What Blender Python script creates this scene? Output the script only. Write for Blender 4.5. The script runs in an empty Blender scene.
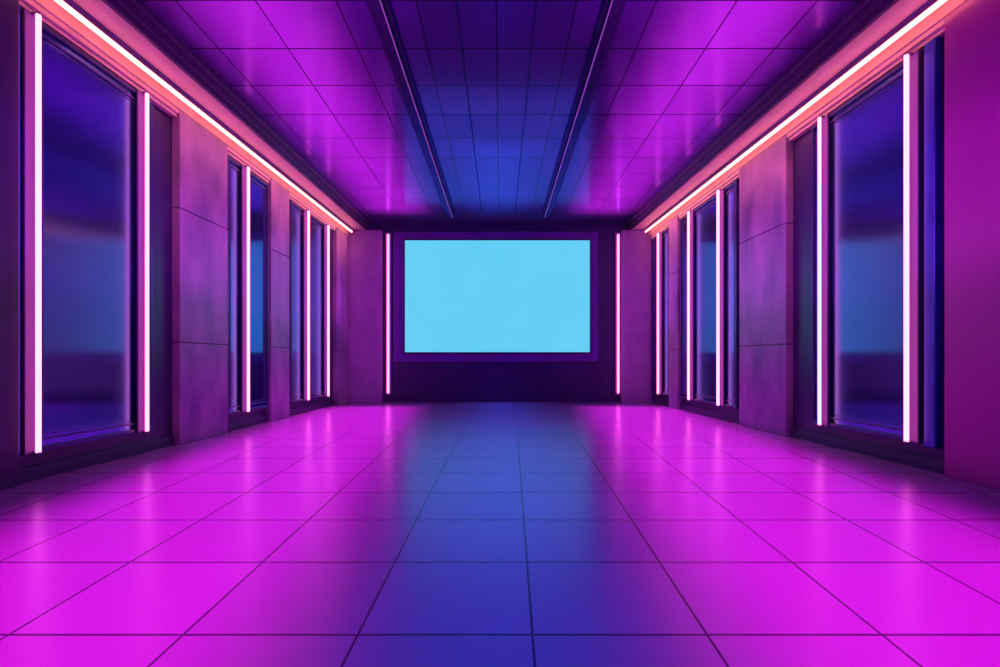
import bpy, bmesh, math
from mathutils import Vector, Matrix

sc = bpy.context.scene
sc.view_settings.view_transform = 'Standard'
sc.view_settings.look = 'None'
COL = sc.collection

# ------------------------------------------------------------------ helpers
def newmat(name):
    m = bpy.data.materials.new(name); m.use_nodes = True
    return m, m.node_tree, m.node_tree.nodes['Principled BSDF']

def N(nt, t, **kw):
    n = nt.nodes.new(t)
    for k, v in kw.items(): setattr(n, k, v)
    return n

def M(nt, op, a, b=None, c=None):
    n = nt.nodes.new('ShaderNodeMath'); n.operation = op
    for i, v in enumerate((a, b, c)):
        if v is None: continue
        if isinstance(v, (int, float)): n.inputs[i].default_value = v
        else: nt.links.new(v, n.inputs[i])
    return n.outputs[0]

def mat_noise(name, c1, c2, rough=(0.4, 0.5), metal=0.0, scale=4.0, bump=0.05, spec=0.5, stretch=(1, 1, 1), tint=None, aniso=0.0, detail=6, lo=0.3, hi=0.7):
    m, nt, b = newmat(name)
    tc = N(nt, 'ShaderNodeTexCoord'); mp = N(nt, 'ShaderNodeMapping')
    mp.inputs['Scale'].default_value = stretch
    nt.links.new(tc.outputs['Object'], mp.inputs[0])
    no = N(nt, 'ShaderNodeTexNoise'); no.inputs['Scale'].default_value = scale
    no.inputs['Detail'].default_value = detail
    nt.links.new(mp.outputs[0], no.inputs['Vector'])
    ct = N(nt, 'ShaderNodeMapRange'); ct.inputs[1].default_value = lo; ct.inputs[2].default_value = hi
    nt.links.new(no.outputs[0], ct.inputs[0])
    mx = N(nt, 'ShaderNodeMix', data_type='RGBA')
    mx.inputs[6].default_value = (*c1, 1); mx.inputs[7].default_value = (*c2, 1)
    nt.links.new(ct.outputs[0], mx.inputs[0]); nt.links.new(mx.outputs[2], b.inputs['Base Color'])
    mr = N(nt, 'ShaderNodeMapRange'); mr.inputs[3].default_value = rough[0]; mr.inputs[4].default_value = rough[1]
    nt.links.new(no.outputs[0], mr.inputs[0]); nt.links.new(mr.outputs[0], b.inputs['Roughness'])
    b.inputs['Metallic'].default_value = metal
    b.inputs['Specular IOR Level'].default_value = spec
    if tint: b.inputs['Specular Tint'].default_value = (*tint, 1)
    if aniso:
        b.inputs['Anisotropic'].default_value = aniso
        cx = N(nt, 'ShaderNodeCombineXYZ'); cx.inputs[1].default_value = 1.0
        nt.links.new(cx.outputs[0], b.inputs['Tangent'])
    if bump:
        bp = N(nt, 'ShaderNodeBump'); bp.inputs['Strength'].default_value = bump; bp.inputs['Distance'].default_value = 0.02
        nt.links.new(no.outputs[0], bp.inputs['Height']); nt.links.new(bp.outputs[0], b.inputs['Normal'])
    return m

def mat_emit(name, col, strength):
    m, nt, b = newmat(name)
    b.inputs['Base Color'].default_value = (*[min(1, c) for c in col], 1)
    b.inputs['Emission Color'].default_value = (*col, 1)
    b.inputs['Emission Strength'].default_value = strength
    return m

def mat_tiles(name, base, base2, seamcol, ufun, vfun, lw, rough, metal=0.0, spec=0.5, bump=0.3, tint=None, var=1.0):
    m, nt, b = newmat(name)
    geo = N(nt, 'ShaderNodeTexCoord'); sep = N(nt, 'ShaderNodeSeparateXYZ')
    nt.links.new(geo.outputs['Object'], sep.inputs[0])
    x, y = sep.outputs[0], sep.outputs[1]
    u, us = ufun(nt, x, y); v, vs = vfun(nt, x, y)
    def dist(t, s):
        fr = M(nt, 'FRACT', M(nt, 'ADD', t, 100.5))
        return M(nt, 'MULTIPLY', M(nt, 'ABSOLUTE', M(nt, 'SUBTRACT', fr, 0.5)), s)
    # cross joints are a little wider than the long joints
    d = M(nt, 'MINIMUM', dist(u, us), M(nt, 'MULTIPLY', dist(v, vs), 0.62))
    mr = N(nt, 'ShaderNodeMapRange'); nt.links.new(d, mr.inputs[0])
    mr.inputs[1].default_value = lw * 0.5; mr.inputs[2].default_value = lw
    mask = mr.outputs[0]
    cx = N(nt, 'ShaderNodeCombineXYZ')
    nt.links.new(M(nt, 'FLOOR', u), cx.inputs[0]); nt.links.new(M(nt, 'FLOOR', v), cx.inputs[1])
    wn = N(nt, 'ShaderNodeTexWhiteNoise', noise_dimensions='2D'); nt.links.new(cx.outputs[0], wn.inputs['Vector'])
    mx = N(nt, 'ShaderNodeMix', data_type='RGBA'); nt.links.new(M(nt, 'MULTIPLY', wn.outputs[0], var), mx.inputs[0])
    mx.inputs[6].default_value = (*base, 1); mx.inputs[7].default_value = (*base2, 1)
    mx2 = N(nt, 'ShaderNodeMix', data_type='RGBA'); nt.links.new(mask, mx2.inputs[0])
    mx2.inputs[6].default_value = (*seamcol, 1); nt.links.new(mx.outputs[2], mx2.inputs[7])
    nt.links.new(mx2.outputs[2], b.inputs['Base Color'])
    b.inputs['Roughness'].default_value = rough
    b.inputs['Metallic'].default_value = metal; b.inputs['Specular IOR Level'].default_value = spec
    if tint: b.inputs['Specular Tint'].default_value = (*tint, 1)
    bp = N(nt, 'ShaderNodeBump'); bp.inputs['Strength'].default_value = bump; bp.inputs['Distance'].default_value = 0.006
    nt.links.new(mask, bp.inputs['Height']); nt.links.new(bp.outputs[0], b.inputs['Normal'])
    return m

# ------------------------------------------------------------------ materials
def fu(nt, x, y):
    w = M(nt, 'ADD', 0.70, M(nt, 'MULTIPLY', y, 0.024))
    x0 = M(nt, 'ADD', 0.09, M(nt, 'MULTIPLY', y, 0.0198))
    return M(nt, 'DIVIDE', M(nt, 'SUBTRACT', x, x0), w), w
def fv(nt, x, y): return M(nt, 'DIVIDE', M(nt, 'SUBTRACT', y, 0.74), 0.94), 0.94
FLOOR = mat_tiles('floor_tiles', (0.250, 0.145, 0.46), (0.275, 0.160, 0.50), (0.05, 0.025, 0.11), fu, fv, 0.0080, 0.26, metal=0.35, spec=0.25, tint=(0.3, 0.24, 1), bump=0.10)
def cu(nt, x, y): return M(nt, 'DIVIDE', M(nt, 'ADD', x, 0.04), 0.88), 0.88
def cv(nt, x, y): return M(nt, 'DIVIDE', M(nt, 'SUBTRACT', y, 0.45), 1.02), 1.02
CEIL = mat_tiles('ceiling_tiles', (0.135, 0.065, 0.34), (0.165, 0.08, 0.40), (0.025, 0.012, 0.07), cu, cv, 0.012, 0.18, metal=0.6, spec=0.15, bump=0.1, tint=(0.3, 0.22, 1))
CONC = mat_noise('concrete_violet', (0.12, 0.075, 0.25), (0.37, 0.23, 0.47), (0.33, 0.48), scale=1.8, bump=0.35, stretch=(1, 1, .5), detail=12)
DARK = mat_noise('dark_wall_paint', (0.022, 0.014, 0.08), (0.038, 0.022, 0.12), (0.3, 0.4), scale=2, bump=0.02)
FRAME = mat_noise('indigo_frame_metal', (0.04, 0.028, 0.18), (0.055, 0.038, 0.23), (0.28, 0.34), metal=0.4, scale=3, bump=0.02)
MOULD = mat_noise('violet_moulding_metal', (0.06, 0.04, 0.25), (0.08, 0.05, 0.30), (0.3, 0.36), metal=0.3, scale=3, bump=0.0)
SFRAME = mat_noise('screen_frame_violet', (0.12, 0.045, 0.36), (0.14, 0.055, 0.42), (0.4, 0.45), scale=3, bump=0.01, spec=.2)
BLUE = mat_noise('blue_lacquer', (0.02, 0.06, 0.46), (0.03, 0.08, 0.55), (0.25, 0.32), metal=0.3, scale=3, bump=0.01)
PANEL = mat_noise('smoked_blue_glass', (0.12, 0.20, 0.52), (0.14, 0.22, 0.56), (0.15, 0.155), metal=0.93, scale=0.5, bump=0.0, aniso=1.0, tint=(0.4, 0.55, 1))
MAG = mat_noise('satin_plum_wall', (0.36, 0.055, 0.32), (0.40, 0.065, 0.36), (0.24, 0.28), scale=0.5, bump=0.0, detail=2)
BACK = mat_noise('navy_back_wall', (0.02, 0.014, 0.12), (0.03, 0.02, 0.15), (0.35, 0.45), scale=2, bump=0.02)
LINING = mat_noise('violet_wall_lining', (0.28, 0.15, 0.50), (0.36, 0.21, 0.60), (0.4, 0.5), scale=2, bump=0.05)
CROWN = mat_noise('crown_plaster', (0.64, 0.52, 0.46), (0.78, 0.62, 0.54), (0.4, 0.5), scale=3, bump=0.06)
SOFF = mat_noise('dark_soffit', (0.06, 0.03, 0.10), (0.09, 0.045, 0.14), (0.3, 0.4), scale=3, bump=0.02)
BEAM = mat_noise('beam_metal', (0.05, 0.03, 0.12), (0.07, 0.045, 0.16), (0.25, 0.32), metal=0.9, scale=3, bump=0.01, tint=(.5, .35, .9))
METAL = mat_noise('tube_reflector', (0.13, 0.05, 0.30), (0.15, 0.06, 0.34), (0.45, 0.55), scale=5, bump=0.0)
TUBE_C = mat_emit('neon_salmon', (1.0, 0.24, 0.20), 5.6)
TUBE_V = mat_emit('neon_pink', (1.0, 0.18, 0.34), 4.6)
TUBE_B = mat_emit('neon_lilac', (1.0, 0.14, 0.45), 4.8)
EDGE_GLOW = mat_emit('lavender_edge_glow', (0.45, 0.12, 0.65), 0.32)

m, nt, b = newmat('screen_cyan')
tc = N(nt, 'ShaderNodeTexCoord'); no = N(nt, 'ShaderNodeTexNoise'); no.inputs['Scale'].default_value = 0.9; no.inputs['Detail'].default_value = 4
nt.links.new(tc.outputs['Object'], no.inputs['Vector'])
mx = N(nt, 'ShaderNodeMix', data_type='RGBA'); nt.links.new(no.outputs[0], mx.inputs[0])
mx.inputs[6].default_value = (0.10, 0.59, 0.87, 1); mx.inputs[7].default_value = (0.13, 0.64, 0.92, 1)
nt.links.new(mx.outputs[2], b.inputs['Emission Color']); b.inputs['Emission Strength'].default_value = 1.0
b.inputs['Base Color'].default_value = (0.02, 0.02, 0.02, 1)
SCREEN = m

# ------------------------------------------------------------------ geometry
def WX(s, y): return (4.72 - 0.024 * y) if s < 0 else (4.78 - 0.032 * y)
def P(s, d, y, z): return Vector((s * (WX(s, y) - d), y, z))

def link(o, parent=None):
    COL.objects.link(o)
    if parent: o.parent = parent
    return o

def meshobj(name, bm, mat, parent=None, bevel=0, origin=(0, 0, 0), smooth=False):
    bmesh.ops.recalc_face_normals(bm, faces=bm.faces)
    org = Vector(origin)
    bm.transform(Matrix.Translation(-org))
    me = bpy.data.meshes.new(name); bm.to_mesh(me); bm.free()
    me.materials.append(mat)
    if smooth:
        for p in me.polygons: p.use_smooth = True
    o = bpy.data.objects.new(name, me)
    if parent is None: o.location = org
    link(o, parent)
    if bevel:
        md = o.modifiers.new('bevel', 'BEVEL'); md.width = bevel; md.segments = 2; md.limit_method = 'ANGLE'
    return o

def hexa(bm, c):
    v = [bm.verts.new(p) for p in c]
    for f in ((0, 1, 2, 3), (4, 5, 6, 7), (0, 1, 5, 4), (1, 2, 6, 5), (2, 3, 7, 6), (3, 0, 4, 7)):
        bm.faces.new([v[i] for i in f])

def sbox(bm, s, d0, d1, y0, y1, z0, z1):
    hexa(bm, [P(s, d0, y0, z0), P(s, d1, y0, z0), P(s, d1, y1, z0), P(s, d0, y1, z0),
              P(s, d0, y0, z1), P(s, d1, y0, z1), P(s, d1, y1, z1), P(s, d0, y1, z1)])
def wbox(bm, x0, x1, y0, y1, z0, z1):
    hexa(bm, [Vector(p) for p in ((x0, y0, z0), (x1, y0, z0), (x1, y1, z0), (x0, y1, z0),
                                  (x0, y0, z1), (x1, y0, z1), (x1, y1, z1), (x0, y1, z1))])

def tube(bm, p0, p1, r, seg=16):
    ax = (p1 - p0).normalized(); L = (p1 - p0).length
    up = Vector((0, 0, 1)) if abs(ax.z) < 0.9 else Vector((1, 0, 0))
    a = ax.cross(up).normalized(); c = ax.cross(a)
    prof = [(r * (1 - math.cos(t)), r * math.sin(t)) for t in (0.35, 0.8, 1.2, math.pi / 2)]
    prof += [(L - u, rr) for u, rr in reversed(prof)]
    rings = []
    for u, rr in prof:
        rings.append([bm.verts.new(p0 + ax * u + (a * math.cos(2 * math.pi * i / seg) + c * math.sin(2 * math.pi * i / seg)) * rr) for i in range(seg)])
    for r0, r1 in zip(rings, rings[1:]):
        for i in range(seg): bm.faces.new((r0[i], r0[(i + 1) % seg], r1[(i + 1) % seg], r1[i]))
    bm.faces.new(rings[0]); bm.faces.new(rings[-1])

def empty(name, loc, label, cat, group=None):
    e = bpy.data.objects.new(name, None); e.location = loc; e.empty_display_size = 0.2
    link(e); e['label'] = label; e['category'] = cat
    if group: e['group'] = group
    return e

def struct(o): o['kind'] = 'structure'; return o

Y0, YB = -3.0, 17.14
bm = bmesh.new(); wbox(bm, -5.2, 5.2, Y0 - .2, YB + .25, -0.2, 0); struct(meshobj('floor', bm, FLOOR))
for s, nm in ((-1, 'wall_left'), (1, 'wall_right')):
    bm = bmesh.new(); sbox(bm, s, -0.32, -0.12, Y0, YB, 0, 5.5); struct(meshobj(nm, bm, DARK))
bm = bmesh.new(); wbox(bm, -5.2, 5.2, YB, YB + .2, 0, 5.5); struct(meshobj('wall_back', bm, BACK))
bm = bmesh.new(); wbox(bm, -5.2, 5.2, Y0 - .2, Y0, 0, 5.5); struct(meshobj('wall_front', bm, DARK))
bm = bmesh.new(); wbox(bm, -5.2, 5.2, Y0, YB, 5.14, 5.4)
struct(meshobj('ceiling', bm, CEIL))

TN = [1]
def trim(bm, mat, bevel=0.0):
    o = struct(meshobj('trim_%d' % TN[0], bm, mat, bevel=bevel)); TN[0] += 1; return o
for s in (-1, 1):
    bm = bmesh.new(); sbox(bm, s, -0.12, 0.004, Y0, YB, 4.74, 4.92)
    sbox(bm, s, -0.12, -0.015, Y0, YB, 4.68, 4.74); sbox(bm, s, -0.12, -0.045, Y0, YB, 4.63, 4.68)
    trim(bm, CROWN)
    bm = bmesh.new(); sbox(bm, s, -0.12, 0.48, Y0, YB, 4.92, 5.14)
    trim(bm, CROWN)
    bm = bmesh.new(); sbox(bm, s, 0.48, 0.53, Y0, YB, 4.89, 5.14); sbox(bm, s, 0.53, 0.57, Y0, YB, 4.96, 5.14); sbox(bm, s, 0.57, 0.63, Y0, YB, 5.06, 5.14)
    trim(bm, SOFF, 0.006)
    bm = bmesh.new(); sbox(bm, s, -0.12, -0.08, 5.5, YB, 0, 0.14)
    struct(meshobj('baseboard_left' if s < 0 else 'baseboard_right', bm, DARK, bevel=0.004))
bm = bmesh.new(); wbox(bm, -4.45, -3.36, YB - .06, YB, 0, 4.9); wbox(bm, 3.46, 4.35, YB - .06, YB, 0, 4.9)
trim(bm, LINING, 0.01)

def pilaster(s, y0, y1, mat, joints):
    zs = [0] + joints + [4.74]
    bm = bmesh.new()
    for a, c in zip(zs, zs[1:]): sbox(bm, s, -0.12, 0.0, y0, y1, a + (.007 if a else 0), c - (.007 if c < 4.7 else 0))
    trim(bm, mat, 0.010)
    bm = bmesh.new(); sbox(bm, s, -0.12, -0.022, y0 + .01, y1 - .01, 0, 4.69); trim(bm, DARK)
pilaster(-1, 8.47, 9.88, CONC, [1.45, 3.35])
pilaster(-1, 11.65, 12.6, CONC, [1.45, 3.35])
pilaster(-1, 15.95, 17.05, CONC, [1.45, 3.35])
pilaster(1, 9.4, 11.1, CONC, [1.45, 3.35])
pilaster(1, 14.6, 15.25, CONC, [1.45, 3.35])
pilaster(-1, Y0, 5.72, DARK, [])
pilaster(1, Y0, 6.19, MAG, [])

# ---- neon fitting pieces
def vtube(s, y, z0, z1, r, e, mat, d=0.055):
    bm = bmesh.new(); sbox(bm, s, -0.03, -.005, y - r * 3.6, y + r * 3.6, z0 - .0, z1 + .0)  # backing plate widened to catch tube light as a stand-in halo
    sbox(bm, s, -0.12, -.03, y - r * 1.2, y + r * 1.2, z0, z1)
    meshobj('tube_channel', bm, METAL, e, bevel=0.006, origin=e.location)
    for (a, c) in ((z0 - .005, z0 + .02), (z1 - .02, z1 + .005)):
        bm = bmesh.new(); sbox(bm, s, -.006, d + r * .9, y - r * .8, y + r * .8, a, c)
        meshobj('end_cap', bm, METAL, e, bevel=0.004, origin=e.location)
    bm = bmesh.new(); tube(bm, P(s, d, y, z0), P(s, d, y, z1), r)
    meshobj('neon_tube', bm, mat, e, origin=e.location, smooth=True)

def wall_panel(s, y0, y1, tubes, label, zb=0.28, zt=4.60, strips=()):
    ym = (y0 + y1) / 2
    e = empty('framed_neon_panel', P(s, -0.12, ym, zb), label, 'wall panel', 'neon framed glossy wall panels')  # glossy wall panel; only its tubes glow, the pane is not backlit
    fw = 0.05
    def ring(bm, a, b_, c, d_, w, d0, d1):
        sbox(bm, s, d0, d1, a, b_, c, c + w); sbox(bm, s, d0, d1, a, b_, d_ - w, d_)
        sbox(bm, s, d0, d1, a, a + w, c + w, d_ - w); sbox(bm, s, d0, d1, b_ - w, b_, c + w, d_ - w)
    bm = bmesh.new(); ring(bm, y0, y1, zb, zt, fw, -0.12, -0.031)
    meshobj('frame', bm, FRAME, e, bevel=0.008, origin=e.location)
    bm = bmesh.new(); ring(bm, y0 + fw + .06, y1 - fw - .06, zb + fw + .06, zt - fw - .06, 0.020, -0.12, -0.045)
    ring(bm, y0 + fw + .11, y1 - fw - .11, zb + fw + .11, zt - fw - .11, 0.010, -0.12, -0.056)
    meshobj('moulding', bm, MOULD, e, bevel=0.004, origin=e.location)
    bm = bmesh.new(); sbox(bm, s, -0.12, -0.065, y0 + fw * .5, y1 - fw * .5, zb + fw * .5, zt - fw * .5)
    meshobj('glass_pane', bm, PANEL, e, origin=e.location)
    for (a, c, mt) in strips:
        bm = bmesh.new(); sbox(bm, s, -0.12, -0.032, a, c, zb - .02, zt + .02)
        meshobj('side_strip', bm, mt, e, bevel=0.01, origin=e.location)
    for (y, r) in tubes:
        vtube(s, y, zb, zt, r, e, TUBE_V)
wall_panel(-1, 5.92, 7.90, [(5.88, .025), (7.62, .023)], 'tall dark blue glossy panel, pink neon tubes, beside dark pier', strips=[(5.73, 5.78, BLUE)])
wall_panel(-1, 9.95, 11.60, [(10.52, .025)], 'tall indigo glossy panel with a single pink neon tube')
wall_panel(-1, 12.75, 15.50, [(13.6, .027), (15.05, .027)], 'tall dark blue glossy panel, pink neon tubes, near end wall')
wall_panel(1, 6.70, 8.75, [(6.66, .026), (8.37, .023)], 'tall dark blue glossy panel, pink neon tubes, beside magenta pier', strips=[(6.36, 6.52, BLUE)])
wall_panel(1, 11.30, 14.5, [(11.95, .029), (13.65, .027)], 'tall glossy panel with light blue sheen and pink neon tubes')
wall_panel(1, 15.35, 16.95, [(16.0, .028)], 'narrow dark wall panel with one lilac neon tube')

for s in (-1, 1):
    e = empty('cove_light', P(s, 0.15, 11, 4.92), 'long salmon pink neon tube under the ceiling ledge', 'neon light', 'long neon tubes under the ceiling ledges')
    ya, yb = 0.0, 16.9
    bm = bmesh.new(); sbox(bm, s, 0.125, 0.155, ya, yb, 4.83, 4.92)
    meshobj('tube_channel', bm, METAL, e, bevel=0.004, origin=e.location)
    bm = bmesh.new(); tube(bm, P(s, .14, ya, 4.81), P(s, .14, yb, 4.81), 0.028)
    meshobj('neon_tube', bm, TUBE_C, e, origin=e.location, smooth=True)

for xc, sg in ((-1.33, 1), (1.25, -1)):
    e = empty('ceiling_beam', (xc, 8, 5.14), 'slim dark metallic ceiling beam with faint lavender edge glow', 'ceiling beam', 'metallic beams under the ceiling')
    bm = bmesh.new(); wbox(bm, xc - .12, xc + .12, Y0, 16.0, 5.07, 5.14); wbox(bm, xc - .055, xc + .055, Y0, 16.0, 4.99, 5.07)
    meshobj('body', bm, BEAM, e, bevel=0.008, origin=e.location)
    bm = bmesh.new(); wbox(bm, xc + sg * .055, xc + sg * .067, 0, 15.98, 4.995, 5.008)
    meshobj('edge_glow_strip', bm, EDGE_GLOW, e, origin=e.location)  # emissive strip imitating light caught along the beam edge

for xc in (-0.48, 0.40):
    e = empty('ceiling_rail', (xc, 8, 5.14), 'thin dark metal rail on the blue ceiling tiles', 'ceiling rail', 'thin rails on the ceiling')
    bm = bmesh.new(); wbox(bm, xc - .008, xc + .008, Y0, 16.4, 5.12, 5.14)
    meshobj('bar', bm, BEAM, e, bevel=0.002, origin=e.location)

# ---- screen
e = empty('projection_screen', (-0.05, YB - .15, 1.14), 'wide glowing cyan screen in dark violet frame on end wall', 'screen')
bm = bmesh.new()
def brd(x0, x1, z0, z1, w, ya, yb):
    wbox(bm, x0, x1, ya, yb, z0, z0 + w); wbox(bm, x0, x1, ya, yb, z1 - w, z1)
    wbox(bm, x0, x0 + w, ya, yb, z0 + w, z1 - w); wbox(bm, x1 - w, x1, ya, yb, z0 + w, z1 - w)
brd(-3.03, 2.80, 1.15, 4.86, 0.30, YB - .05, YB)
meshobj('frame', bm, SFRAME, e, bevel=0.008, origin=e.location)
bm = bmesh.new(); brd(-2.745, 2.595, 1.385, 4.645, 0.04, YB - .07, YB - .02)
meshobj('bezel', bm, DARK, e, bevel=0.006, origin=e.location)
bm = bmesh.new(); wbox(bm, -2.71, 2.565, YB - .06, YB - .02, 1.42, 4.61)
meshobj('display', bm, SCREEN, e, origin=e.location)

for xc in (-3.18, 3.36):
    e = empty('neon_light', (xc, YB - .06, 0.25), 'vertical lilac neon tube beside the cyan screen', 'neon light', 'vertical neon tubes beside the screen')
    bm = bmesh.new(); wbox(bm, xc - .08, xc + .08, YB - .06, YB - .001, 0.2, 4.83)
    meshobj('tube_channel', bm, METAL, e, bevel=0.006, origin=e.location)
    bm = bmesh.new(); tube(bm, Vector((xc, YB - .09, .25)), Vector((xc, YB - .09, 4.78)), 0.032)
    meshobj('neon_tube', bm, TUBE_B, e, origin=e.location, smooth=True)

# ------------------------------------------------------------------ added fill lights, unseen
def area(name, loc, sx, sy, rot, col, power, spread):
    l = bpy.data.lights.new(name, 'AREA'); l.shape = 'RECTANGLE'; l.size = sx; l.size_y = sy
    l.color = col; l.energy = power; l.spread = math.radians(spread)
    o = bpy.data.objects.new(name, l); o.location = loc; o.rotation_euler = rot; COL.objects.link(o)
    return o
for s in (-1, 1):
    area('magenta_floor_fill', (s * 2.65, 7.5, 4.7), 2.35, 16, (0, 0, -s * 0.09), (1, .012, .58), 490, 16)  # added unseen light that makes the magenta bands on the floor
    area('magenta_ceiling_fill', (s * 2.75, 9.5, 2.9), 1.3, 13, (math.pi, 0, 0), (1, .04, .55), 390, 36)  # added unseen light floating mid-room, brightens the ceiling sides
    area('violet_wall_fill', (s * 2.9, 8.2, 2.9), 1.6, 17, (0, -s * math.pi / 2, 0), (.75, .05, 1), 42, 34)  # added unseen light that lifts the dark side walls
    area('cove_fill', (s * 3.93, 11.8, 4.87), .06, 10, (0, -s * math.radians(28), 0), (1, .24, .28), 66, 100)  # added unseen strip reinforcing the cove tube's glow on the wall
area('blue_floor_fill', (0.03, 8.5, 4.9), 1.3, 17, (0, 0, 0), (.001, .20, 1), 66, 22)  # added unseen light for the blue centre lane of the floor
area('blue_ceiling_fill', (-0.03, 13.5, 3.2), 1.2, 5, (math.pi, 0, 0), (.001, .45, 1), 30, 50)  # added unseen light that turns the far ceiling centre blue

w = bpy.data.worlds.new('w'); sc.world = w; w.use_nodes = True
w.node_tree.nodes['Background'].inputs[0].default_value = (.05, .01, .1, 1)

cam = bpy.data.cameras.new('cam'); cam.sensor_width = 36; cam.lens = 21.6; cam.shift_y = 0.0265
co = bpy.data.objects.new('cam', cam); co.location = (0, 0, 1.2); co.rotation_euler = (math.pi / 2, 0, 0)
COL.objects.link(co); sc.camera = co
